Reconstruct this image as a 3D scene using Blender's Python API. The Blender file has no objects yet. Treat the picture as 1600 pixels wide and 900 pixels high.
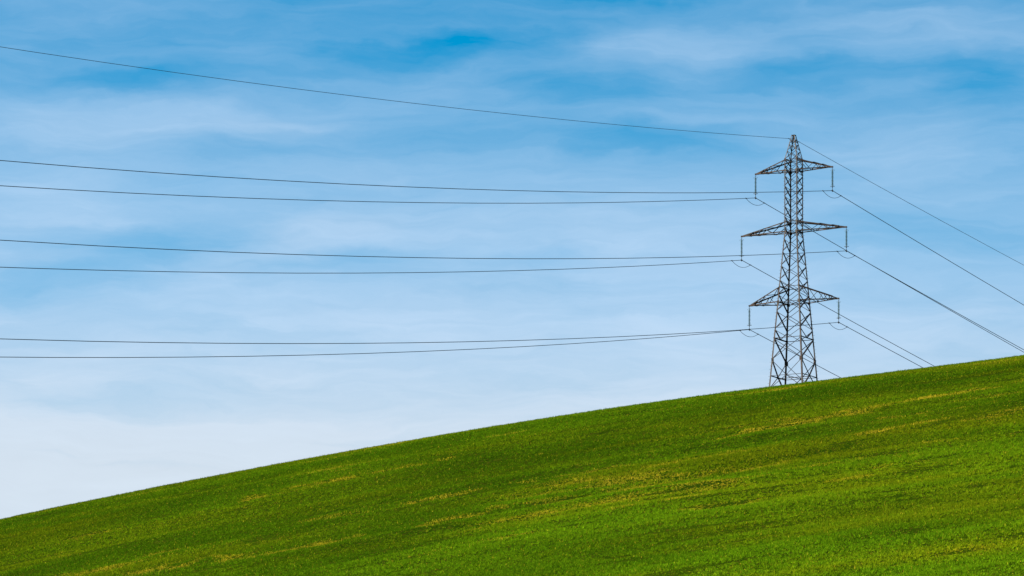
import bpy, bmesh, math, random
import numpy as np
from mathutils import Vector, Matrix

# ------------------------------------------------------------------ camera, sky, sun, exposure
scene = bpy.context.scene
COL = scene.collection
random.seed(11)
rng = np.random.default_rng(7)

cam_d = bpy.data.cameras.new('camera')
cam = bpy.data.objects.new('camera', cam_d)
COL.objects.link(cam)
cam.location = (0, 0, 0)                      # eye level is z = 0, the valley floor is 1.6 m below
cam.rotation_euler = (math.radians(90), 0, 0)
cam_d.sensor_width = 36
cam_d.lens = 36 * 7500 / 1600
cam_d.shift_y = (1660 - 450) / 1600
cam_d.clip_start = 0.5
cam_d.clip_end = 20000
scene.camera = cam

SUN_DIR = Vector((-1.0, -0.06, 0.0)).normalized()
SUN_EL = math.radians(36)
SUN_TO = Vector((SUN_DIR.x * math.cos(SUN_EL), SUN_DIR.y * math.cos(SUN_EL), math.sin(SUN_EL)))
sun_d = bpy.data.lights.new('sun', 'SUN')
sun_d.energy = 5.0
sun_d.angle = math.radians(0.5)
sun_d.color = (1.0, 0.94, 0.85)
sun = bpy.data.objects.new('sun', sun_d)
COL.objects.link(sun)
sun.rotation_euler = SUN_TO.to_track_quat('Z', 'Y').to_euler()

scene.view_settings.view_transform = 'Standard'
scene.view_settings.look = 'None'
scene.view_settings.exposure = 0.8
scene.view_settings.gamma = 1
scene.view_settings.use_curve_mapping = False


class NT:
    """tiny helper for building node graphs"""
    def __init__(self, tree):
        self.t = tree
    def new(self, kind, **kw):
        n = self.t.nodes.new(kind)
        for k, v in kw.items():
            setattr(n, k, v)
        return n
    def put(self, sock, v):
        if isinstance(v, bpy.types.NodeSocket):
            self.t.links.new(v, sock)
        else:
            sock.default_value = v
    def math(self, op, a, b=0.0, c=None, clamp=False):
        n = self.new('ShaderNodeMath', operation=op, use_clamp=clamp)
        self.put(n.inputs[0], a)
        self.put(n.inputs[1], b)
        if c is not None:
            self.put(n.inputs[2], c)
        return n.outputs[0]
    def vmath(self, op, a, b=(0, 0, 0)):
        n = self.new('ShaderNodeVectorMath', operation=op)
        self.put(n.inputs[0], a)
        if op != 'LENGTH':
            self.put(n.inputs[1], b)
        return n.outputs['Value'] if op in ('LENGTH', 'DOT_PRODUCT') else n.outputs[0]
    def noise(self, vec, scale, detail=3, rough=0.5, dist=0.0, dims='3D'):
        n = self.new('ShaderNodeTexNoise', noise_dimensions=dims)
        self.put(n.inputs['Vector'], vec)
        n.inputs['Scale'].default_value = scale
        n.inputs['Detail'].default_value = detail
        n.inputs['Roughness'].default_value = rough
        n.inputs['Distortion'].default_value = dist
        return n.outputs['Fac']
    def ramp(self, x, a, b, lo=0.0, hi=1.0, smooth=True):
        n = self.new('ShaderNodeMapRange')
        n.interpolation_type = 'SMOOTHSTEP' if smooth else 'LINEAR'
        self.put(n.inputs['Value'], x)
        n.inputs['From Min'].default_value = a
        n.inputs['From Max'].default_value = b
        n.inputs['To Min'].default_value = lo
        n.inputs['To Max'].default_value = hi
        return n.outputs[0]
    def mix(self, f, a, b, blend='MIX'):
        n = self.new('ShaderNodeMix', data_type='RGBA', blend_type=blend)
        self.put(n.inputs['Factor'], f)
        self.put(n.inputs[6], a)
        self.put(n.inputs[7], b)
        return n.outputs[2]


# ---- world: Nishita sky with thin wind-drawn cirrus laid out by azimuth and elevation
world = bpy.data.worlds.new('World')
scene.world = world
world.use_nodes = True
wt = world.node_tree
wt.nodes.clear()
N = NT(wt)
sky = N.new('ShaderNodeTexSky', sky_type='NISHITA')
sky.sun_disc = False
sky.sun_elevation = SUN_EL
sky.sun_rotation = math.atan2(SUN_DIR.x, SUN_DIR.y)
sky.altitude = 600
sky.air_density = 1.0
sky.dust_density = 0.1
sky.ozone_density = 3.0
tc = N.new('ShaderNodeTexCoord')
sep = N.new('ShaderNodeSeparateXYZ')
wt.links.new(tc.outputs['Generated'], sep.inputs[0])
az = N.math('ARCTAN2', sep.outputs[0], sep.outputs[1])
el = N.math('ARCSINE', sep.outputs[2])
# degrees, so the numbers below read easily: az -6..6, el 6.5..12.5 in the photograph
azd = N.math('MULTIPLY', az, 57.2958)
eld = N.math('MULTIPLY', el, 57.2958)
cmb = N.new('ShaderNodeCombineXYZ')
N.put(cmb.inputs[0], azd)
N.put(cmb.inputs[1], eld)
P = cmb.outputs[0]
# warp the field so the edges of every patch are wispy
wn = N.new('ShaderNodeTexNoise', noise_dimensions='3D')
N.put(wn.inputs['Vector'], N.vmath('MULTIPLY', P, (0.55, 1.5, 1)))
wn.inputs['Scale'].default_value = 1.0
wn.inputs['Detail'].default_value = 5
wn.inputs['Roughness'].default_value = 0.55
warp = N.vmath('MULTIPLY', N.vmath('SUBTRACT', wn.outputs['Color'], (0.5, 0.5, 0.5)), (2.6, 0.75, 0))
PW = N.vmath('ADD', P, warp)


def blob(cx, cy, rx, ry, tilt=0.0):
    """soft ellipse in the sky, degrees; tilt = rise per degree of azimuth"""
    q = N.vmath('SUBTRACT', PW, (cx, cy, 0))
    if tilt:
        s = N.new('ShaderNodeSeparateXYZ')
        N.put(s.inputs[0], q)
        y2 = N.math('SUBTRACT', s.outputs[1], N.math('MULTIPLY', s.outputs[0], tilt))
        c = N.new('ShaderNodeCombineXYZ')
        N.put(c.inputs[0], s.outputs[0])
        N.put(c.inputs[1], y2)
        q = c.outputs[0]
    q = N.vmath('MULTIPLY', q, (1 / rx, 1 / ry, 0))
    return N.ramp(N.vmath('LENGTH', q), 0.0, 1.5, 1.0, 0.0)


# cloud cover: thicker low in the sky
cover = N.ramp(eld, 6.5, 12.3, 1.22, -0.34, smooth=False)
CLOUDS = [  # az, el, rx, ry, tilt, amount (+ cloud, - clear blue)
    (-5.3, 12.25, 1.2, 0.35, 0.0, 0.15), (-4.9, 11.0, 1.6, 0.42, 0.02, 0.30), (-2.9, 11.1, 1.5, 0.28, 0.0, 0.30),
    (1.7, 11.9, 1.6, 0.38, 0.10, 0.30), (5.2, 12.2, 2.2, 0.34, -0.04, 0.35), (-1.7, 9.85, 1.7, 0.30, 0.06, 0.24),
    (-3.0, 9.6, 1.0, 0.25, 0.12, 0.16), (-5.4, 9.95, 1.0, 0.25, 0.0, 0.16), (2.6, 9.6, 1.6, 0.4, 0.0, 0.14),
    (4.7, 10.8, 1.3, 0.35, 0.0, 0.12), (-1.9, 10.6, 1.2, 0.20, 0.0, 0.14), (-1.0, 11.45, 1.0, 0.16, 0.1, 0.12),
    (-2.1, 9.95, 1.2, 0.22, 0.12, 0.14), (-2.8, 11.1, 0.8, 0.10, 0.0, 0.14), (-5.6, 10.3, 1.2, 0.2, 0.0, 0.10), (0.9, 9.9, 1.4, 0.3, 0.0, 0.14), (-0.6, 9.0, 2.0, 0.2, 0.04, 0.10),
    (-4.9, 9.35, 1.2, 0.16, 0.05, -0.16), (0.3, 11.3, 4.0, 0.75, -0.04, -0.10), (-0.9, 12.0, 2.2, 0.28, 0.0, -0.12), (-0.55, 12.0, 0.8, 0.14, 0.0, -0.10), (-1.6, 11.85, 1.1, 0.20, 0.1, -0.18), (-4.3, 11.6, 1.3, 0.20, 0.0, -0.24),
    (3.4, 11.72, 2.2, 0.22, 0.03, -0.18), (0.6, 11.9, 0.7, 0.30, 0.2, -0.14), (1.0, 11.45, 0.8, 0.18, 0.0, -0.18),
    (1.6, 10.85, 1.2, 0.22, 0.0, -0.28), (1.3, 12.6, 1.3, 0.16, 0.0, -0.22), (-2.4, 12.6, 1.2, 0.2, 0.1, -0.16),
    (-4.4, 9.62, 1.4, 0.24, 0.0, -0.34), (-2.0, 9.45, 0.9, 0.16, 0.1, -0.22), (-5.6, 9.15, 1.4, 0.24, 0.05, -0.28),
    (5.9, 11.5, 0.9, 0.45, 0.0, -0.20), (5.9, 10.7, 0.9, 0.3, 0.0, -0.14), (5.2, 9.7, 1.6, 0.5, 0.0, -0.22),
    (0.45, 9.50, 0.8, 0.12, 0.0, -0.18), (-4.4, 7.85, 1.5, 0.25, 0.05, -0.12), (-3.4, 10.35, 1.4, 0.15, 0.03, -0.10),
]
for cx, cy, rx, ry, tl, amt in CLOUDS:
    cover = N.math('ADD', cover, N.math('MULTIPLY', blob(cx, cy, rx, ry, tl), amt * 1.15))
streak = N.noise(N.vmath('MULTIPLY', PW, (0.24, 1.8, 1)), 1.0, 6, 0.56)
fine = N.noise(N.vmath('MULTIPLY', PW, (0.8, 7.5, 1)), 1.0, 5, 0.6)
cover = N.math('ADD', cover, N.math('MULTIPLY', N.math('SUBTRACT', streak, 0.5), 0.80))
cover = N.math('ADD', cover, N.math('MULTIPLY', N.math('SUBTRACT', fine, 0.5), 0.28))
cover = N.ramp(cover, -0.62, 1.0, 0.0, 1.0, smooth=False)
hsv = N.new('ShaderNodeHueSaturation')
hsv.inputs['Hue'].default_value = 0.488
hsv.inputs['Saturation'].default_value = 1.9
hsv.inputs['Value'].default_value = 1.30
wt.links.new(sky.outputs[0], hsv.inputs['Color'])
SKY_STRENGTH = 0.0575
cloud_col = N.mix(N.ramp(eld, 6.8, 9.5), (6.45, 7.45, 8.5, 1), (5.25, 7.0, 9.1, 1))
cs = N.new('ShaderNodeVectorMath', operation='SCALE')
N.put(cs.inputs[0], cloud_col)
N.put(cs.inputs['Scale'], N.math('ADD', 0.93, N.math('MULTIPLY', N.math('ADD', streak, fine), 0.09)))
skyc = N.mix(cover, hsv.outputs[0], cs.outputs[0])
bg = N.new('ShaderNodeBackground')
bg.inputs['Strength'].default_value = SKY_STRENGTH
wt.links.new(skyc, bg.inputs['Color'])
wo = N.new('ShaderNodeOutputWorld')
wt.links.new(bg.outputs[0], wo.inputs[0])


# ------------------------------------------------------------------ naming helpers
def tag(o, label=None, cat=None, group=None, kind=None):
    if label: o['label'] = label
    if cat: o['category'] = cat
    if group: o['group'] = group
    if kind: o['kind'] = kind
    return o


def mesh_obj(name, verts, faces, mat, parent=None, smooth=False):
    me = bpy.data.meshes.new(name)
    me.from_pydata([tuple(v) for v in verts], [], faces)
    me.materials.append(mat)
    if smooth:
        me.polygons.foreach_set('use_smooth', [True] * len(me.polygons))
    me.update()
    o = bpy.data.objects.new(name, me)
    COL.objects.link(o)
    if parent is not None:
        o.parent = parent
    return o


def empty(name, loc, rz=0.0):
    o = bpy.data.objects.new(name, None)
    COL.objects.link(o)
    o.location = loc
    o.rotation_euler = (0, 0, rz)
    o.empty_display_size = 0.5
    return o


# ------------------------------------------------------------------ materials
def new_mat(name):
    m = bpy.data.materials.new(name)
    m.use_nodes = True
    return m, NT(m.node_tree), m.node_tree.nodes['Principled BSDF']


def steel_mat(name, base, rust, amount):
    m, n, b = new_mat(name)
    co = n.new('ShaderNodeTexCoord').outputs['Object']
    r = n.ramp(n.noise(co, 1.3, 5, 0.65), 0.5 - amount, 0.75 - amount * 0.5)
    c = n.mix(r, base, rust)
    spots = n.ramp(n.noise(co, 9.0, 3, 0.6), 0.45, 0.7, 0.75, 1.15)
    mul = n.new('ShaderNodeVectorMath', operation='SCALE')
    n.put(mul.inputs[0], c)
    n.put(mul.inputs['Scale'], spots)
    n.put(b.inputs['Base Color'], mul.outputs[0])
    b.inputs['Roughness'].default_value = 0.62
    b.inputs['Metallic'].default_value = 0.15
    b.inputs['Specular IOR Level'].default_value = 0.35
    return m


M_LEG = steel_mat('weathered_galvanised_steel', (0.125, 0.105, 0.085, 1), (0.065, 0.036, 0.022, 1), 0.14)
M_BRACE = steel_mat('weathered_steel_shade_toned', (0.020, 0.018, 0.016, 1), (0.026, 0.015, 0.010, 1), 0.15)  # weathered steel, base colour darkened to stand in for shade on the bars
M_ARM = steel_mat('rusting_steel', (0.038, 0.029, 0.022, 1), (0.075, 0.036, 0.014, 1), 0.20)
M_FIT = steel_mat('forged_fittings', (0.07, 0.065, 0.06, 1), (0.06, 0.04, 0.03, 1), 0.1)

M_WIRE, n, b = new_mat('aged_aluminium_strand')
co = n.new('ShaderNodeTexCoord').outputs['Object']
n.put(b.inputs['Base Color'], n.mix(n.noise(co, 0.4, 2), (0.035, 0.042, 0.05, 1), (0.06, 0.065, 0.07, 1)))
b.inputs['Roughness'].default_value = 0.7

M_GLASS, n, b = new_mat('green_toughened_glass')
co = n.new('ShaderNodeTexCoord').outputs['Object']
n.put(b.inputs['Base Color'], n.mix(n.noise(co, 3.0, 2), (0.05, 0.12, 0.115, 1), (0.11, 0.16, 0.13, 1)))
b.inputs['Roughness'].default_value = 0.25

M_CONC, n, b = new_mat('footing_concrete')
co = n.new('ShaderNodeTexCoord').outputs['Object']
n.put(b.inputs['Base Color'], n.mix(n.noise(co, 4.0, 4), (0.24, 0.23, 0.21, 1), (0.36, 0.34, 0.31, 1)))
b.inputs['Roughness'].default_value = 0.9

# ------------------------------------------------------------------ terrain
KC = np.array([1.1719417241560211e-09, 5.739248482438391e-08, -2.622745971589006e-06, -0.0006709339878383419, 0.15945702910988452, 63.81568860570296])
KD = np.polyder(KC)
GY = np.array([-400, 0, 250, 320, 430, 462, 480, 500, 540, 600, 700, 900, 1300, 3000.])
GS = np.array([0, 0.16, .20, .215, .215, .185, .140, .03, -.10, -.2, -.22, -.12, -.03, 0])
_y = np.arange(-400, 3001, 1.0)
_s = np.interp(_y, GY, GS)
_g = np.concatenate([[0], np.cumsum((_s[1:] + _s[:-1]) / 2)])
_g -= np.interp(480, _y, _g)


def kfun(x):
    xc = np.clip(x, -58, 58)
    v = np.polyval(KC, xc)
    s = np.polyval(KD, xc)
    e = x - xc
    return v + s * np.sign(e) * 90 * (1 - np.exp(-np.abs(e) / 90))


class Noise2:
    """smooth value noise on a hashed lattice"""
    def __init__(self, seed):
        self.t = np.random.default_rng(seed).random(65536)
    def at(self, x, y):
        xi = np.floor(x).astype(np.int64); yi = np.floor(y).astype(np.int64)
        fx = x - xi; fy = y - yi
        fx = fx * fx * (3 - 2 * fx); fy = fy * fy * (3 - 2 * fy)
        def h(a, b):
            return self.t[(a * 7919 + b * 104729 + a * b * 31) & 65535]
        return ((h(xi, yi) * (1 - fx) + h(xi + 1, yi) * fx) * (1 - fy)
                + (h(xi, yi + 1) * (1 - fx) + h(xi + 1, yi + 1) * fx) * fy)
    def fbm(self, x, y, o=4, gain=0.5):
        s = 0; a = 1; tot = 0
        for k in range(o):
            s = s + a * self.at(x * 2 ** k + 17.3 * k, y * 2 ** k - 9.1 * k)
            tot += a; a *= gain
        return s / tot


NA, NB, NC_, ND, NE = (Noise2(k) for k in (1, 2, 3, 4, 5))
# crop rows run roughly along the contour, climbing slightly away to the right
ROW = np.array([1.0, 0.16]); ROW /= np.linalg.norm(ROW)


def rows(x, y):
    return x * ROW[0] + y * ROW[1], -x * ROW[1] + y * ROW[0]


def height(x, y):
    x = np.asarray(x, float); y = np.asarray(y, float)
    h = kfun(x) + np.interp(y, _y, _g)
    a, c = rows(x, y)
    near = np.clip((470 - y) / 60, 0, 1)
    und = (NA.fbm(a / 55 + 3, c / 13, 3) - 0.5) * 1.0 + (NB.fbm(a / 16, c / 4.0, 2) - 0.5) * 0.35
    h = h + und * near * np.clip((y - 250) / 40, 0, 1)
    floor = -1.6
    k = 6.0                                                   # soft join with the valley floor
    return floor + np.logaddexp(0, (h - floor) / k) * k - 0.0


def axis(parts):
    out = []
    for a, b, st in parts:
        out += list(np.arange(a, b, st))
    out.append(parts[-1][1])
    return np.array(out)


gx = axis([(-4000, -500, 500), (-500, -150, 50), (-150, -66, 6), (-66, 66, 1.0), (66, 150, 6), (150, 500, 50), (500, 4000, 500)])
gy = axis([(-1500, -100, 200), (-100, 250, 14), (250, 286, 4), (286, 520, 1.0), (520, 700, 8), (700, 1500, 50), (1500, 6000, 500)])
XX, YY = np.meshgrid(gx, gy)
ZZ = height(XX, YY)
nx, ny = len(gx), len(gy)
verts = np.stack([XX.ravel(), YY.ravel(), ZZ.ravel()], 1)
faces = []
for j in range(ny - 1):
    for i in range(nx - 1):
        a = j * nx + i
        faces.append((a, a + 1, a + nx + 1, a + nx))

M_SOIL, n, b = new_mat('field_soil')
co = n.new('ShaderNodeTexCoord').outputs['Object']
c1 = n.mix(n.ramp(n.noise(co, 0.08, 4), 0.35, 0.65), (0.014, 0.034, 0.001, 1), (0.022, 0.044, 0.001, 1))
c2 = n.mix(n.ramp(n.noise(co, 3.0, 4), 0.5, 0.7), c1, (0.055, 0.045, 0.004, 1))
n.put(b.inputs['Base Color'], c2)
b.inputs['Roughness'].default_value = 0.95
b.inputs['Specular IOR Level'].default_value = 0.0
ground = mesh_obj('ground', verts, faces, M_SOIL, smooth=True)
tag(ground, 'rolling hillside rising to the right under the green crop', kind='structure')

# ------------------------------------------------------------------ grass / young cereal crop covering the hill
# dry, thin strips along the old wheel tracks: (x0,y0,x1,y1,half width,strength) in metres on the field
DRY = [(11, 412, 17, 415, .9, .95), (17, 415.5, 22, 419, .7, .55), (21.5, 420, 30, 423.7, 1.4, 1.0), (30, 424, 37, 429, .8, .45), (37, 429.5, 46.5, 435.5, 1.2, .9),
       (28.5, 398.5, 36.5, 403, 1.0, .7), (32, 412.5, 35, 413.4, .8, .7), (38, 399.5, 46, 406.5, .9, .7), (33, 388, 36, 389, .7, .5),
       (-23.5, 430.2, -14, 433.4, 1.1, .75), (-14, 433.4, -6, 436, .7, .4), (-1, 425.5, 2.5, 427, .7, .5),
       (-19, 402, -13, 401, .8, .4), (-8, 402.5, -1, 404, 1.0, .6), (-1, 403.6, 8, 404, .8, .35), (12, 397, 19, 399, .9, .35),
       (-5.5, 379.5, 0.5, 382, 1.6, .8), (0, 382, 11, 384.4, 1.3, .5), (11, 384.5, 21, 386.5, 1.0, .45), (-3, 371, 6, 374, 1.3, .5),
       (-29, 381.5, -15, 379, 2.2, .6), (14, 372, 18, 373, .8, .4), (-30, 396, -24, 397, .8, .4), (24, 366, 27, 367, .7, .4),
       (8, 366, 14, 367.5, .8, .45), (20, 380, 30, 383, .8, .35), (38, 414, 42, 416, .6, .4)]
# thin dark gaps where the crop stands apart
GAP = [(0, 406, 6.5, 408.5, .35, .9), (33.9, 397.5, 43.5, 408.5, .4, .9), (-43.6, 409, -38, 407.2, .35, .9), (6.7, 333.6, 19.9, 332.2, .28, .9),
       (9, 336.8, 23, 345.0, .3, .7), (-26, 415, -18, 417, .3, .7), (11, 411.3, 20, 416.5, .35, .8), (24, 362, 30, 364, .3, .7),
       (-10, 394, 0, 396, .3, .6), (28, 372, 35, 376, .35, .8), (-34, 423, -27, 424.5, .3, .6), (31, 330, 37, 333, .3, .7),
       (4, 355, 14, 357, .3, .5), (-14, 424, -5, 426, .3, .6), (16, 434, 24, 438, .4, .6), (2, 445, 12, 448, .4, .5)]


def strips(x, y, table, ragged):
    out = np.zeros_like(x)
    for x0, y0, x1, y1, w, s in table:
        dx, dy = x1 - x0, y1 - y0
        L2 = dx * dx + dy * dy
        t = np.clip(((x - x0) * dx + (y - y0) * dy) / L2, 0, 1)
        d = np.hypot((x - x0 - t * dx) * 1.4, y - y0 - t * dy)
        out = np.maximum(out, s * np.clip(1.25 - d / (w * ragged), 0, 1))
    return out


def field(x, y):
    a, c = rows(x, y)
    broad = NA.fbm(a / 35 + 9, c / 22 + 5, 3)
    streak = NB.fbm(a / 6.0, c / 2.6, 3)
    fine = NC_.fbm(a / 0.45, c / 1.6, 2)
    patch = ND.fbm(a / 9.0, c / 8.0, 3)
    wob = (NE.fbm(a / 3.0, c / 3.0, 2) - 0.5) * 1.4
    dry = strips(x, y + wob * 2, DRY, 0.6 + NC_.at(a / 1.6, c / 2.5) * 1.9)
    dry = dry * np.clip((ND.fbm(a / 1.8, c / 2.6, 3) - 0.33) * 4, 0, 1)
    dry = np.maximum(dry, np.clip((patch * 0.6 + streak * 0.4 - 0.62) * 5, 0, 0.7) * np.clip((broad - 0.45) * 6, 0, 1))
    gap = strips(x, y + wob, GAP, 1.3 + NE.at(a / 1.5, c / 2.0) * 3.0)
    gap = np.maximum(gap, np.clip((streak - 0.65) * 6, 0, 0.9))
    return broad, streak, fine, patch, dry, gap


def scatter(x0, x1, y0, y1, per_m2):
    n_ = int((x1 - x0) * (y1 - y0) * per_m2)
    return rng.uniform(x0, x1, n_), rng.uniform(y0, y1, n_)


# tufts: denser where the hill is nearest; the strip just past the brow is covered too
tx, ty = [], []
for (y0, y1, d) in ((284, 340, 30), (340, 400, 24), (400, 450, 19), (450, 486, 17), (486, 515, 5)):
    a, b_ = scatter(-0.122 * y1 - 4, 0.122 * y1 + 4, y0, y1, d)
    tx.append(a); ty.append(b_)
tx = np.concatenate(tx); ty = np.concatenate(ty)
keep = height(tx, ty) / ty > 0.094                            # nothing below the lower edge of the slope in view
tx, ty = tx[keep], ty[keep]
broad, streak, fine, patch, dry, gap = field(tx, ty)
keep = rng.random(len(tx)) > gap * 0.85 + dry * 0.12
tx, ty, broad, streak, fine, patch, dry, gap = (q[keep] for q in (tx, ty, broad, streak, fine, patch, dry, gap))
nt = len(tx)
print('tufts', nt)
BL = 6
tz = height(tx, ty)
th_ = (0.05 + 0.09 * fine + 0.05 * (1 - streak)) * (1 - 0.45 * dry) * (1 - 0.4 * gap) * np.exp(rng.normal(0, 0.20, nt))
# colours: albedo of the leaves, raised towards the near end
g_dark = np.array([0.062, 0.150, 0.0035]); g_mid = np.array([0.142, 0.255, 0.0045]); g_yel = np.array([0.220, 0.240, 0.005]); straw = np.array([0.88, 0.63, 0.035])
t1 = np.clip((broad - 0.32) / 0.36, 0, 1) * 0.35 + np.clip((400 - ty) / 60, 0, 1) * .25 + np.clip((patch - 0.3) / 0.4, 0, 1) * 0.4
t1 = np.clip(t1 + rng.normal(0, 0.25, nt), 0, 1)[:, None]
colr = g_dark * (1 - t1) + g_mid * t1
t2 = np.clip((NE.fbm(tx / 25 + 4, ty / 9, 3) - 0.42) * 1.6 + dry * 1.3 + rng.normal(0, 0.12, nt), 0, 1)[:, None]
colr = colr * (1 - t2) + g_yel * t2
colr = colr * np.exp(rng.normal(0, 0.16, nt))[:, None]
near_gain = np.clip((395 - ty + 30 * (patch - .5)) / 70, 0, 1)[:, None]  # colour multiplier that grows towards the near part of the field
colr = colr * (1.04 + 0.42 * near_gain) * (0.90 + 0.25 * np.clip((broad - .3) / .4, 0, 1))[:, None] * np.array([1.05, 1.0, 0.8])
bl_x = np.repeat(tx, BL); bl_y = np.repeat(ty, BL); bl_z = np.repeat(tz, BL); bl_h = np.repeat(th_, BL)
m = len(bl_x)
phi = rng.uniform(0, 2 * np.pi, m)
rad = rng.uniform(0, 0.09, m)
bx = bl_x + rad * np.cos(phi); by = bl_y + rad * np.sin(phi)
lean = rng.uniform(0.15, 0.9, m)
hh = bl_h * rng.uniform(0.6, 1.15, m)
psi = phi + rng.normal(0, 0.5, m)
w = rng.uniform(0.016, 0.034, m)
om = psi + np.pi / 2 + rng.normal(0, 0.4, m)
wx, wy = np.cos(om) * w, np.sin(om) * w
z0 = bl_z - 0.02
V = np.empty((m, 3, 3), np.float32)
V[:, 0, 0] = bx - wx; V[:, 0, 1] = by - wy; V[:, 0, 2] = z0
V[:, 1, 0] = bx + wx; V[:, 1, 1] = by + wy; V[:, 1, 2] = z0
V[:, 2, 0] = bx + np.cos(psi) * hh * lean; V[:, 2, 1] = by + np.sin(psi) * hh * lean; V[:, 2, 2] = z0 + 0.02 + hh
cb = np.repeat(colr, BL, 0) * rng.uniform(0.72, 1.3, (m, 1))
isdry = rng.random(m) < np.repeat(dry, BL) * 0.68 + 0.012
cb[isdry] = straw * rng.uniform(0.55, 1.15, (int(isdry.sum()), 1))
me = bpy.data.meshes.new('grass')
me.vertices.add(m * 3)
me.vertices.foreach_set('co', V.ravel())
me.loops.add(m * 3)
me.loops.foreach_set('vertex_index', np.arange(m * 3, dtype=np.int32))
me.polygons.add(m)
me.polygons.foreach_set('loop_start', np.arange(0, m * 3, 3, dtype=np.int32))
me.update(calc_edges=True)
at = me.attributes.new('leaf', 'FLOAT_COLOR', 'FACE')
at.data.foreach_set('color', np.concatenate([cb, np.ones((m, 1))], 1).astype(np.float32).ravel())
M_GRASS = bpy.data.materials.new('crop_leaf')
M_GRASS.use_nodes = True
n = NT(M_GRASS.node_tree)
M_GRASS.node_tree.nodes.clear()
att = n.new('ShaderNodeAttribute', attribute_name='leaf')
df = n.new('ShaderNodeBsdfPrincipled')
df.inputs['Roughness'].default_value = 0.8
df.inputs['Specular IOR Level'].default_value = 0.0
n.put(df.inputs['Base Color'], att.outputs['Color'])
tr = n.new('ShaderNodeBsdfTranslucent')
n.put(tr.inputs['Color'], att.outputs['Color'])
mx = n.new('ShaderNodeMixShader')
mx.inputs[0].default_value = 0.35
n.put(mx.inputs[1], df.outputs[0]); n.put(mx.inputs[2], tr.outputs[0])
out = n.new('ShaderNodeOutputMaterial')
n.put(out.inputs[0], mx.outputs[0])
me.materials.append(M_GRASS)
grass = bpy.data.objects.new('grass', me)
COL.objects.link(grass)
tag(grass, 'short green cereal crop with yellowed strips over the hillside', 'grass', kind='stuff')


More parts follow.
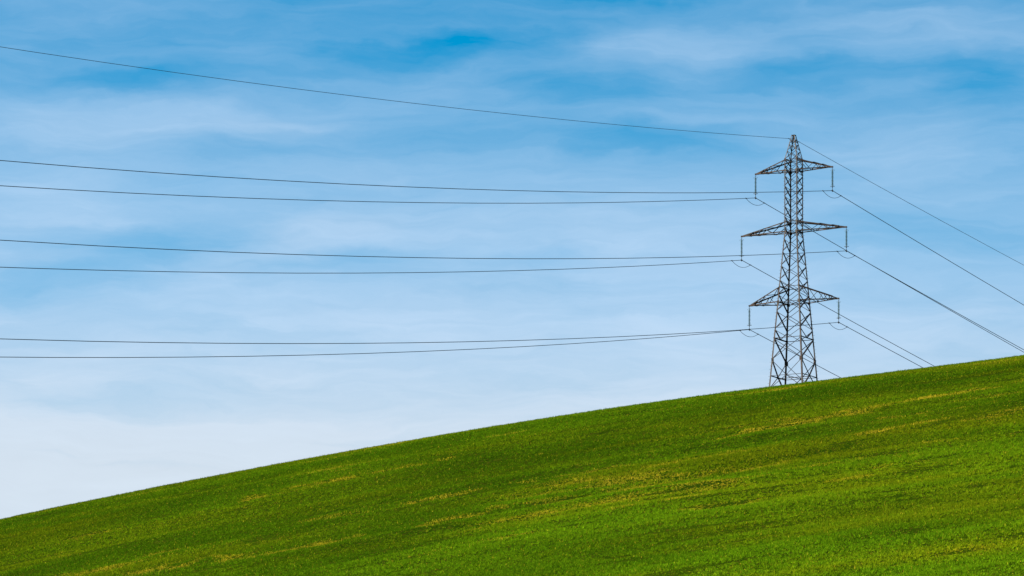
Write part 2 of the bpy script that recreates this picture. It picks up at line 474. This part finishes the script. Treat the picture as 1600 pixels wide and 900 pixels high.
# ------------------------------------------------------------------ lattice tower
class Mesh:
    def __init__(self):
        self.v = []; self.f = []
    def add(self, vs, fs):
        o = len(self.v)
        self.v += [Vector(q) for q in vs]
        self.f += [tuple(i + o for i in t) for t in fs]
    def prism(self, p0, p1, section, ex, ey):
        """extrude a closed 2-D section (list of (a,b)) from p0 to p1 along axes ex, ey"""
        k = len(section)
        vs = [p0 + ex * a + ey * b for a, b in section] + [p1 + ex * a + ey * b for a, b in section]
        fs = [(i, (i + 1) % k, k + (i + 1) % k, k + i) for i in range(k)]
        fs += [tuple(range(k - 1, -1, -1)), tuple(range(k, 2 * k))]
        self.add(vs, fs)
    def angle(self, p0, p1, size, t, e1, e2):
        """steel angle: flanges run along e1 and e2 from the heel line p0-p1"""
        p0, p1 = Vector(p0), Vector(p1)
        d = (p1 - p0).normalized()
        e1 = (Vector(e1) - d * d.dot(Vector(e1))).normalized()
        e2 = Vector(e2) - d * d.dot(Vector(e2))
        e2 = (e2 - e1 * e1.dot(e2)).normalized()
        self.prism(p0, p1, [(0, 0), (size, 0), (size, t), (t, t), (t, size), (0, size)], e1, e2)
    def brace(self, p0, p1, size, t, inward, off=0.0):
        """bracing angle lying flat against a face whose inward normal is given"""
        p0, p1 = Vector(p0), Vector(p1)
        inward = Vector(inward)
        d = (p1 - p0).normalized()
        side = d.cross(inward).normalized()
        if side.z > 0: side = -side
        p0 = p0 - side * size * 0.5 + inward * off
        p1 = p1 - side * size * 0.5 + inward * off
        self.angle(p0, p1, size, t, side, inward)
    def box(self, c, hx, hy, hz, ex=Vector((1, 0, 0)), ey=Vector((0, 1, 0)), ez=Vector((0, 0, 1))):
        c = Vector(c)
        vs = [c + ex * (hx * a) + ey * (hy * b_) + ez * (hz * c_) for c_ in (-1, 1) for b_ in (-1, 1) for a in (-1, 1)]
        self.add(vs, [(0, 2, 3, 1), (4, 5, 7, 6), (0, 1, 5, 4), (2, 6, 7, 3), (0, 4, 6, 2), (1, 3, 7, 5)])
    def tube(self, pts, r, k=6, cap=True):
        pts = [Vector(p) for p in pts]
        o = len(self.v)
        for i, p in enumerate(pts):
            d = (pts[min(i + 1, len(pts) - 1)] - pts[max(i - 1, 0)]).normalized()
            ref = Vector((0, 0, 1)) if abs(d.z) < 0.9 else Vector((1, 0, 0))
            a = d.cross(ref).normalized(); b_ = a.cross(d)
            for q in range(k):
                an = 2 * math.pi * q / k
                self.v.append(p + (a * math.cos(an) + b_ * math.sin(an)) * r)
        for i in range(len(pts) - 1):
            for q in range(k):
                u0 = o + i * k + q; u1 = o + i * k + (q + 1) % k
                self.f.append((u0, u1, u1 + k, u0 + k))
        if cap:
            self.f.append(tuple(o + q for q in range(k - 1, -1, -1)))
            self.f.append(tuple(o + (len(pts) - 1) * k + q for q in range(k)))
    def lathe(self, prof, k=14, c=(0, 0, 0)):
        c = Vector(c); o = len(self.v)
        for r, z in prof:
            for q in range(k):
                an = 2 * math.pi * q / k
                self.v.append(c + Vector((r * math.cos(an), r * math.sin(an), z)))
        for i in range(len(prof) - 1):
            for q in range(k):
                u0 = o + i * k + q; u1 = o + i * k + (q + 1) % k
                self.f.append((u0, u1, u1 + k, u0 + k))
    def ring(self, c, R, r, k=18, j=6, ez=Vector((0, 0, 1))):
        c = Vector(c)
        ax = Vector((1, 0, 0)) if abs(ez.x) < .9 else Vector((0, 1, 0))
        a = ez.cross(ax).normalized(); b_ = ez.cross(a)
        o = len(self.v)
        for i in range(k):
            t = 2 * math.pi * i / k
            rd = a * math.cos(t) + b_ * math.sin(t)
            for q in range(j):
                s = 2 * math.pi * q / j
                self.v.append(c + rd * (R + r * math.cos(s)) + ez * (r * math.sin(s)))
        for i in range(k):
            for q in range(j):
                A = o + i * j + q; B = o + i * j + (q + 1) % j
                C_ = o + ((i + 1) % k) * j + (q + 1) % j; D = o + ((i + 1) % k) * j + q
                self.f.append((A, B, C_, D))
    def build(self, name, mat, parent=None, smooth=False):
        return mesh_obj(name, self.v, self.f, mat, parent, smooth)


TH = math.radians(28.5)                       # arms point right and a little towards the viewer
TX, TY = (1240.2 - 800) / 15, 500.0
BASE = float(height(TX, TY))
tower = empty('lattice_pylon', (TX, TY, BASE), -TH)
tag(tower, 'tall steel lattice electricity pylon with three pairs of cross arms on the hill brow', 'pylon')
# local axes: +x along the right arms, +y away along the line; z measured from BASE
Z = lambda py: (1660 - py) / 15.0 - BASE
Z_TOPARM_U, Z_TOPARM_L = Z(250.0), Z(267.3)
Z_MID_U, Z_MID_L = Z(346.9), Z(362.9)
Z_LOW_U, Z_LOW_L = Z(449.0), Z(473.0)
Z_HOR, Z_GUS, Z_RING = Z(529.6), Z(564.0), Z(588.7)
Z_PEAK = Z(211.5)


def half(z):
    """half width of the square body at height z"""
    if z >= Z_TOPARM_U:
        return 0.733 + (0.185 - 0.733) * (z - Z_TOPARM_U) / (Z_PEAK - Z_TOPARM_U)
    if z >= Z_MID_L:
        return 0.733
    return 0.733 + 0.0748 * (Z_MID_L - z)


SG = [(-1, -1), (1, -1), (1, 1), (-1, 1)]     # leg order round the square


def corner(i, z):
    h = half(z)
    return Vector((SG[i % 4][0] * h, SG[i % 4][1] * h, z))


legs = []
for i in range(4):
    sx, sy = SG[i]
    mb = Mesh()
    gz = float(height(TX + (sx * 2.05 * math.cos(TH) + sy * 2.05 * math.sin(TH)), TY + (-sx * 2.05 * math.sin(TH) + sy * 2.05 * math.cos(TH)))) - BASE
    segs = [(gz - 0.3, Z_HOR, .15, .016), (Z_HOR, Z_LOW_L, .14, .015), (Z_LOW_L, Z_MID_L, .125, .014), (Z_MID_L, Z_TOPARM_U, .11, .012), (Z_TOPARM_U, Z_PEAK, .085, .010)]
    for z0_, z1_, s_, t_ in segs:
        mb.angle(corner(i, z0_), corner(i, z1_), s_, t_, (-sx, 0, 0), (0, -sy, 0))
    lg = mb.build('leg', M_LEG, tower)
    legs.append(lg)
    # bolted node plates
    for z_, r_ in ((Z_GUS, .19), (Z_HOR, .12), (Z_LOW_L, .17), (Z_LOW_U, .12), (Z_MID_L, .15), (Z_MID_U, .13), (Z_TOPARM_L, .14), (Z_TOPARM_U, .13)):
        gp = Mesh()
        c = corner(i, z_) + Vector((sx * .012, sy * .012, 0))
        w_ = r_ * 1.5
        gp.prism(c - Vector((0, 0, r_)), c + Vector((0, 0, r_)), [(0, 0), (w_, 0), (w_, .009), (.009, .009), (.009, w_), (0, w_)], Vector((-sx, 0, 0)), Vector((0, -sy, 0)))
        gp.build('gusset_plate', M_LEG, lg)
    if i in (0, 2):
        z_ = gz + 1.0; k = 0
        while z_ < Z_TOPARM_U:
            c = corner(i, z_)
            dr = Vector((sx, 0, 0)) if k % 2 else Vector((0, sy, 0))
            sb = Mesh()
            sb.tube([c - dr * .02, c + dr * .17], .011, 5)
            sb.build('step_bolt', M_LEG, lg)
            z_ += .37; k += 1
    ft = Mesh()
    ft.lathe([(0.0, gz - .6), (.45, gz - .6), (.40, gz + .18), (.34, gz + .24), (0.0, gz + .24)], 16, (corner(i, gz).x, corner(i, gz).y, 0))
    ft.build('footing', M_CONC, lg)

# bracing: one part per face
NODES = [Z(q) for q in (515.5, 487.2, 461.0, 437.9, 415.6, 394.0, 373.2, 354.9, 339.0, 323.1, 307.2, 291.2, 275.3, 258.6, 250.0)]
PEAKN = [Z(q) for q in (250.0, 235.8, 225.0, 217.0)]
for i in range(4):
    j = (i + 1) % 4
    inward = Vector((-(SG[i][0] + SG[j][0]) / 2, -(SG[i][1] + SG[j][1]) / 2, 0)).normalized()
    mb = Mesh()
    FS = 1.3 if i % 2 else .66                                # the faces under the arms carry the heavier bars
    def B(p, q, s=.07, t=.009, off=0.02):
        s = s * FS
        mb.brace(p, q, s, t, inward, off)
    def mid(z_):
        return (corner(i, z_) + corner(j, z_)) / 2
    def X(z_a, z_b, s=.07):
        g = 0.05 if z_a < Z_MID_L else 0.03
        B(corner(i, z_a + g), corner(j, z_b - g), s, .009, 0.02)
        B(corner(j, z_a + g), corner(i, z_b - g), s, .009, 0.036)
    for a_, b_ in zip(NODES[:-2], NODES[1:-1]):
        X(a_, b_, .085 if a_ < Z_LOW_L else .07)
    X(NODES[-2], NODES[-1], .06)
    # half panel sitting on the horizontal
    B(mid(Z_HOR), corner(i, NODES[0] - .06), .08); B(mid(Z_HOR), corner(j, NODES[0] - .06), .08)
    B(corner(i, Z_HOR), corner(j, Z_HOR), .09)
    X(Z_GUS, Z_HOR, .09)
    B(corner(i, Z_GUS), mid(Z_RING), .085); B(corner(j, Z_GUS), mid(Z_RING), .085)
    B(corner(i, Z_RING), corner(j, Z_RING), .075)
    B(mid(Z_RING), corner(i, .35), .09); B(mid(Z_RING), corner(j, .35), .09)
    mb.box(mid(Z_RING) + inward * .012, *((.15, .006, .12) if abs(inward.y) > .5 else (.006, .15, .12)))
    # horizontals at the arm levels
    for z_ in (Z_TOPARM_U, Z_TOPARM_L, Z_MID_U, Z_MID_L, Z_LOW_U, Z_LOW_L):
        B(corner(i, z_), corner(j, z_), .085, .009, 0.052)
    o = mb.build('face_bracing', M_BRACE, tower)
for z_ in (Z_LOW_L, Z_MID_L, Z_TOPARM_L, Z_RING):
    for k in (0, 1):
        mb = Mesh()
        p, q = (corner(k, z_), corner(k + 2, z_)) if z_ != Z_RING else ((corner(k, z_) + corner(k + 1, z_)) / 2, (corner(k + 2, z_) + corner((k + 3) % 4, z_)) / 2)
        mb.angle(p + Vector((0, 0, -.03 * k - .07)), q + Vector((0, 0, -.03 * k - .07)), .06, .008, (0, 0, 1), (0, 1, 0) if k else (1, 0, 0))
        mb.build('plan_brace', M_BRACE, tower)

# peak
mb = Mesh()
for i in range(4):
    j = (i + 1) % 4
    inward = Vector((-(SG[i][0] + SG[j][0]) / 2, -(SG[i][1] + SG[j][1]) / 2, 0)).normalized()
    for a_, b_ in zip(PEAKN[:-1], PEAKN[1:]):
        mb.brace(corner(i, a_ + .03), corner(j, b_ - .03), .055, .008, inward, .012)
        mb.brace(corner(j, a_ + .03), corner(i, b_ - .03), .055, .008, inward, .026)
mb.build('peak', M_BRACE, tower)
mb = Mesh()
for i in range(4):
    j = (i + 1) % 4
    inward = Vector((-(SG[i][0] + SG[j][0]) / 2, -(SG[i][1] + SG[j][1]) / 2, 0)).normalized()
    mb.brace(corner(i, Z_PEAK), corner(j, Z_PEAK), .08, .009, inward, -.006)
mb.build('peak_frame', M_BRACE, tower)
mb = Mesh()
mb.box((0, 0, Z_PEAK + .012), .17, .05, .01)
mb.build('peak_plate', M_BRACE, tower)


def cross_arm(side, L, zu, zl, n_):
    """triangular arm: four chords from the body meeting at the tip"""
    i, j = ((1, 2) if side > 0 else (0, 3))                   # near and far leg
    tip = Vector((side * L, 0, zl))
    arm = Mesh()
    hub = tip + Vector((0, 0, .02))
    ch = {}
    for key, leg_, z_ in (('un', i, zu), ('uf', j, zu), ('ln', i, zl), ('lf', j, zl)):
        p = corner(leg_, z_)
        s = SG[leg_][1]
        q = hub + Vector((-side * .05, s * .05, .10 if key[0] == 'u' else 0))
        ch[key] = (p, q)
        arm.angle(p, q, .115 if key[0] == 'u' else .10, .010, (0, -s, 0), (0, 0, -1 if key[0] == 'u' else 1))
    def at_(key, t):
        p, q = ch[key]
        return p + (q - p) * t
    ts = [0.0]
    for k in range(n_):
        ts.append(1 - (1 - ts[-1]) * 0.72)
    lace = Mesh()
    def bar(p, q, s=.05):
        d = (q - p).normalized()
        e = d.cross(Vector((0, 1, 0))).normalized()
        lace.angle(p, q, s, .007, e, d.cross(e))
    for a_, b_ in (('un', 'ln'), ('uf', 'lf')):
        for k in range(n_):
            if k % 2 == 0: bar(at_(a_, ts[k]), at_(b_, ts[k + 1]), .052)
            else: bar(at_(b_, ts[k]), at_(a_, ts[k + 1]), .052)
    for a_, b_ in (('ln', 'lf'), ('un', 'uf')):
        for k in range(n_):
            if k % 2 == 0: bar(at_(a_, ts[k]), at_(b_, ts[k + 1]), .048)
            else: bar(at_(b_, ts[k]), at_(a_, ts[k + 1]), .048)
            if k: bar(at_(a_, ts[k]), at_(b_, ts[k]), .045)
    o = arm.build('cross_arm', M_ARM, tower)
    lace.build('lacing', M_BRACE, o)
    tp = Mesh()
    tp.box(tip + Vector((-side * .16, .07, .06)), .22, .006, .07)
    tp.box(tip + Vector((-side * .16, -.07, .06)), .22, .006, .07)
    tp.box(tip + Vector((0, 0, .02)), .05, .085, .035)
    tp.build('tip_plate', M_ARM, o)
    return tip


ARMS = [('top', 4.43, 4.40, Z_TOPARM_U, Z_TOPARM_L, 5), ('middle', 6.02, 6.02, Z_MID_U, Z_MID_L, 6), ('lowest', 5.14, 5.12, Z_LOW_U, Z_LOW_L, 6)]
tips = {}
for nm, LR_, LL_, zu, zl, n_ in ARMS:
    tips[nm, 1] = cross_arm(1, LR_, zu, zl, n_)
    tips[nm, -1] = cross_arm(-1, LL_, zu, zl, n_)

U = Vector((math.cos(TH), -math.sin(TH), 0)); VV = Vector((math.sin(TH), math.cos(TH), 0))


def world_pt(p):
    return Vector((TX, TY, BASE)) + U * p.x + VV * p.y + Vector((0, 0, p.z))


# ------------------------------------------------------------------ insulator strings (one built, five copied)
DROP = 2.40                                   # arm tip to conductor
def make_string():
    root = empty('insulator_string', (0, 0, 0), -TH)
    hk = Mesh()
    hk.ring((0, 0, -.06), .055, .014, 10, 5, Vector((0, 1, 0)))
    hk.tube([(0, 0, -.10), (0, 0, -.26)], .022, 6)
    hk.ring((0, 0, -.17), .045, .013, 10, 5, Vector((1, 0, 0)))
    hk.build('shackle', M_FIT, root, True)
    hn = Mesh()
    hn.tube([(0, 0, -.24), (.14, 0, -.22), (.21, 0, -.27), (.23, 0, -.36)], .011, 5)
    hn.tube([(0, 0, -.24), (-.14, 0, -.22), (-.21, 0, -.27), (-.23, 0, -.36)], .011, 5)
    hn.build('arcing_horn', M_FIT, root, True)
    for k in range(12):
        z = -.27 - k * .140
        d = Mesh()
        d.lathe([(.0, z), (.042, z - .004), (.046, z - .045), (.070, z - .055), (.125, z - .085), (.132, z - .098), (.122, z - .100), (.104, z - .090),
                 (.098, z - .106), (.082, z - .092), (.072, z - .108), (.055, z - .090), (.020, z - .098), (.018, z - .142), (0, z - .142)], 16)
        d.build('glass_disc', M_GLASS, root, True)
    ar = Mesh()
    zr = -.27 - 12 * .14 - .02
    ar.ring((0, 0, zr + .02), .235, .013, 20, 5)
    ar.tube([(-.235, 0, zr + .02), (0, 0, zr - .06), (.235, 0, zr + .02)], .011, 5)
    ar.tube([(0, -.235, zr + .02), (0, 0, zr - .075), (0, .235, zr + .02)], .011, 5)
    ar.build('arcing_ring', M_FIT, root, True)
    cl = Mesh()
    cl.tube([(0, 0, zr + .04), (0, 0, -DROP + .08)], .024, 6)
    cl.lathe([(0, zr - .03), (.06, zr - .04), (.06, zr - .10), (0, zr - .11)], 8)
    cl.box((0, 0, -DROP + .06), .018, .05, .10)
    cl.box((0, 0, -DROP - .01), .05, .17, .045)
    cl.box((0, 0, -DROP - .075), .03, .06, .05)
    cl.build('suspension_clamp', M_FIT, root)
    return root


def copy_tree(o):
    c = o.copy(); COL.objects.link(c)
    for ch in list(o.children):
        d = ch.copy(); COL.objects.link(d); d.parent = c
    return c


proto = make_string()
WHERE = {('top', 1): 'glass disc insulator string hanging from the tip of the top right cross arm',
         ('top', -1): 'glass disc insulator string hanging from the tip of the top left cross arm',
         ('middle', 1): 'glass disc insulator string hanging from the long middle cross arm on the right',
         ('middle', -1): 'glass disc insulator string hanging from the long middle cross arm on the left',
         ('lowest', 1): 'glass disc insulator string hanging from the lowest cross arm on the right',
         ('lowest', -1): 'glass disc insulator string hanging from the lowest cross arm on the left'}
clamp_pt = {}
for k, (key, lab) in enumerate(WHERE.items()):
    o = proto if k == 0 else copy_tree(proto)
    p = world_pt(tips[key])
    o.location = p - Vector((0, 0, .02))
    tag(o, lab, 'insulator', 'insulator strings hanging from the pylon arms')
    clamp_pt[key] = p - Vector((0, 0, .02 + DROP))

# ------------------------------------------------------------------ conductors and earth wire
def wire_point(p0, s, L_, R_):
    a, b_ = R_ if s > 0 else L_
    return p0 + VV * s + Vector((0, 0, a * s + b_ * s * s if s > 0 else -a * abs(s) + b_ * s * s))


def conductor(name, p0, L_, R_, radius, label, loop=True, group='conductors strung on the pylon arms', cat='power line'):
    """L_, R_ = slope at the pylon and sag curvature of the span towards / away from the viewer"""
    S = [-400, -380, -360, -340, -320, -300, -280, -260, -240, -220, -200, -185, -170, -155, -140, -130, -120, -110, -100, -90, -80, -70, -60, -50, -40, -32, -25, -18, -12, -7, -3, -.8, 0,
         .8, 3, 7, 12, 20, 30, 40, 55, 70, 90, 110, 140, 170, 200, 240, 280, 320]
    pts = [wire_point(p0, s, L_, R_) for s in S]
    mb = Mesh()
    mb.tube([p - p0 for p in pts], radius, 6)
    root = mb.build(name, M_WIRE, None, True)
    root.location = p0
    tag(root, label, cat, group)
    if loop:
        s0, s1 = (-2.3, 2.1) if cat == 'power line' else (-1.2, 1.3)
        sag = .46 if cat == 'power line' else .22
        a_, c_ = wire_point(p0, s0, L_, R_), wire_point(p0, s1, L_, R_)
        lp = Mesh()
        q = []
        for k in range(15):
            t = k / 14
            q.append(a_.lerp(c_, t) + Vector((0, 0, -4 * sag * t * (1 - t))) - p0)
        lp.tube(q, radius * .7, 6)
        for e in (a_, c_):
            d = VV if e is a_ else VV
            lp.tube([e - p0 - d * .16, e - p0 + d * .16], .05 if cat == 'power line' else .035, 6)
        lp.build('bypass_loop', M_WIRE, root, True)
    return root


RW = .031
conductor('power_line', clamp_pt['top', 1], (.1723, .000184), (-.0938, .000060), RW, 'upper line of the top pair, held by the right end of the top cross arm')
conductor('power_line', clamp_pt['top', -1], (.1780, .000193), (-.0932, .000036), RW, 'lower line of the top pair, held by the left end of the top cross arm')
conductor('power_line', clamp_pt['middle', 1], (.1719, .000186), (-.0863, .000056), RW, 'upper line of the middle pair, held by the right end of the longest cross arm')
conductor('power_line', clamp_pt['middle', -1], (.1765, .000187), (-.0971, .000087), RW, 'lower line of the middle pair, held by the left end of the longest cross arm')
conductor('power_line', clamp_pt['lowest', 1], (.1721, .000186), (-.0915, .000095), RW, 'upper line of the bottom pair, held by the right end of the lowest cross arm')
conductor('power_line', clamp_pt['lowest', -1], (.1765, .000192), (-.0970, .000095), RW, 'lower line of the bottom pair, held by the left end of the lowest cross arm')
EP = Vector((TX, TY, (1660 - 217.0) / 15))
conductor('earth_wire', EP, (.1409, .000146), (-.0706, .000096), .021, 'single highest wire running through the tip of the pylon', True, 'wires strung on the pylon', 'earth wire')
ec = empty('earth_wire_clamp', EP + Vector((0, 0, Z_PEAK + BASE - EP.z)), -TH)
tag(ec, 'small dark clamp hanging inside the pylon tip and holding the highest wire', 'clamp')
dz = EP.z - (Z_PEAK + BASE)
mb = Mesh(); mb.tube([(0, 0, 0), (0, 0, dz + .05)], .022, 6); mb.ring((0, 0, dz + .12), .05, .014, 10, 5, Vector((0, 1, 0)))
mb.build('hanger', M_FIT, ec, True)
mb = Mesh(); mb.box((0, 0, dz - .005), .05, .13, .045); mb.box((0, 0, dz + .05), .02, .05, .06)
mb.build('clamp_body', M_FIT, ec)
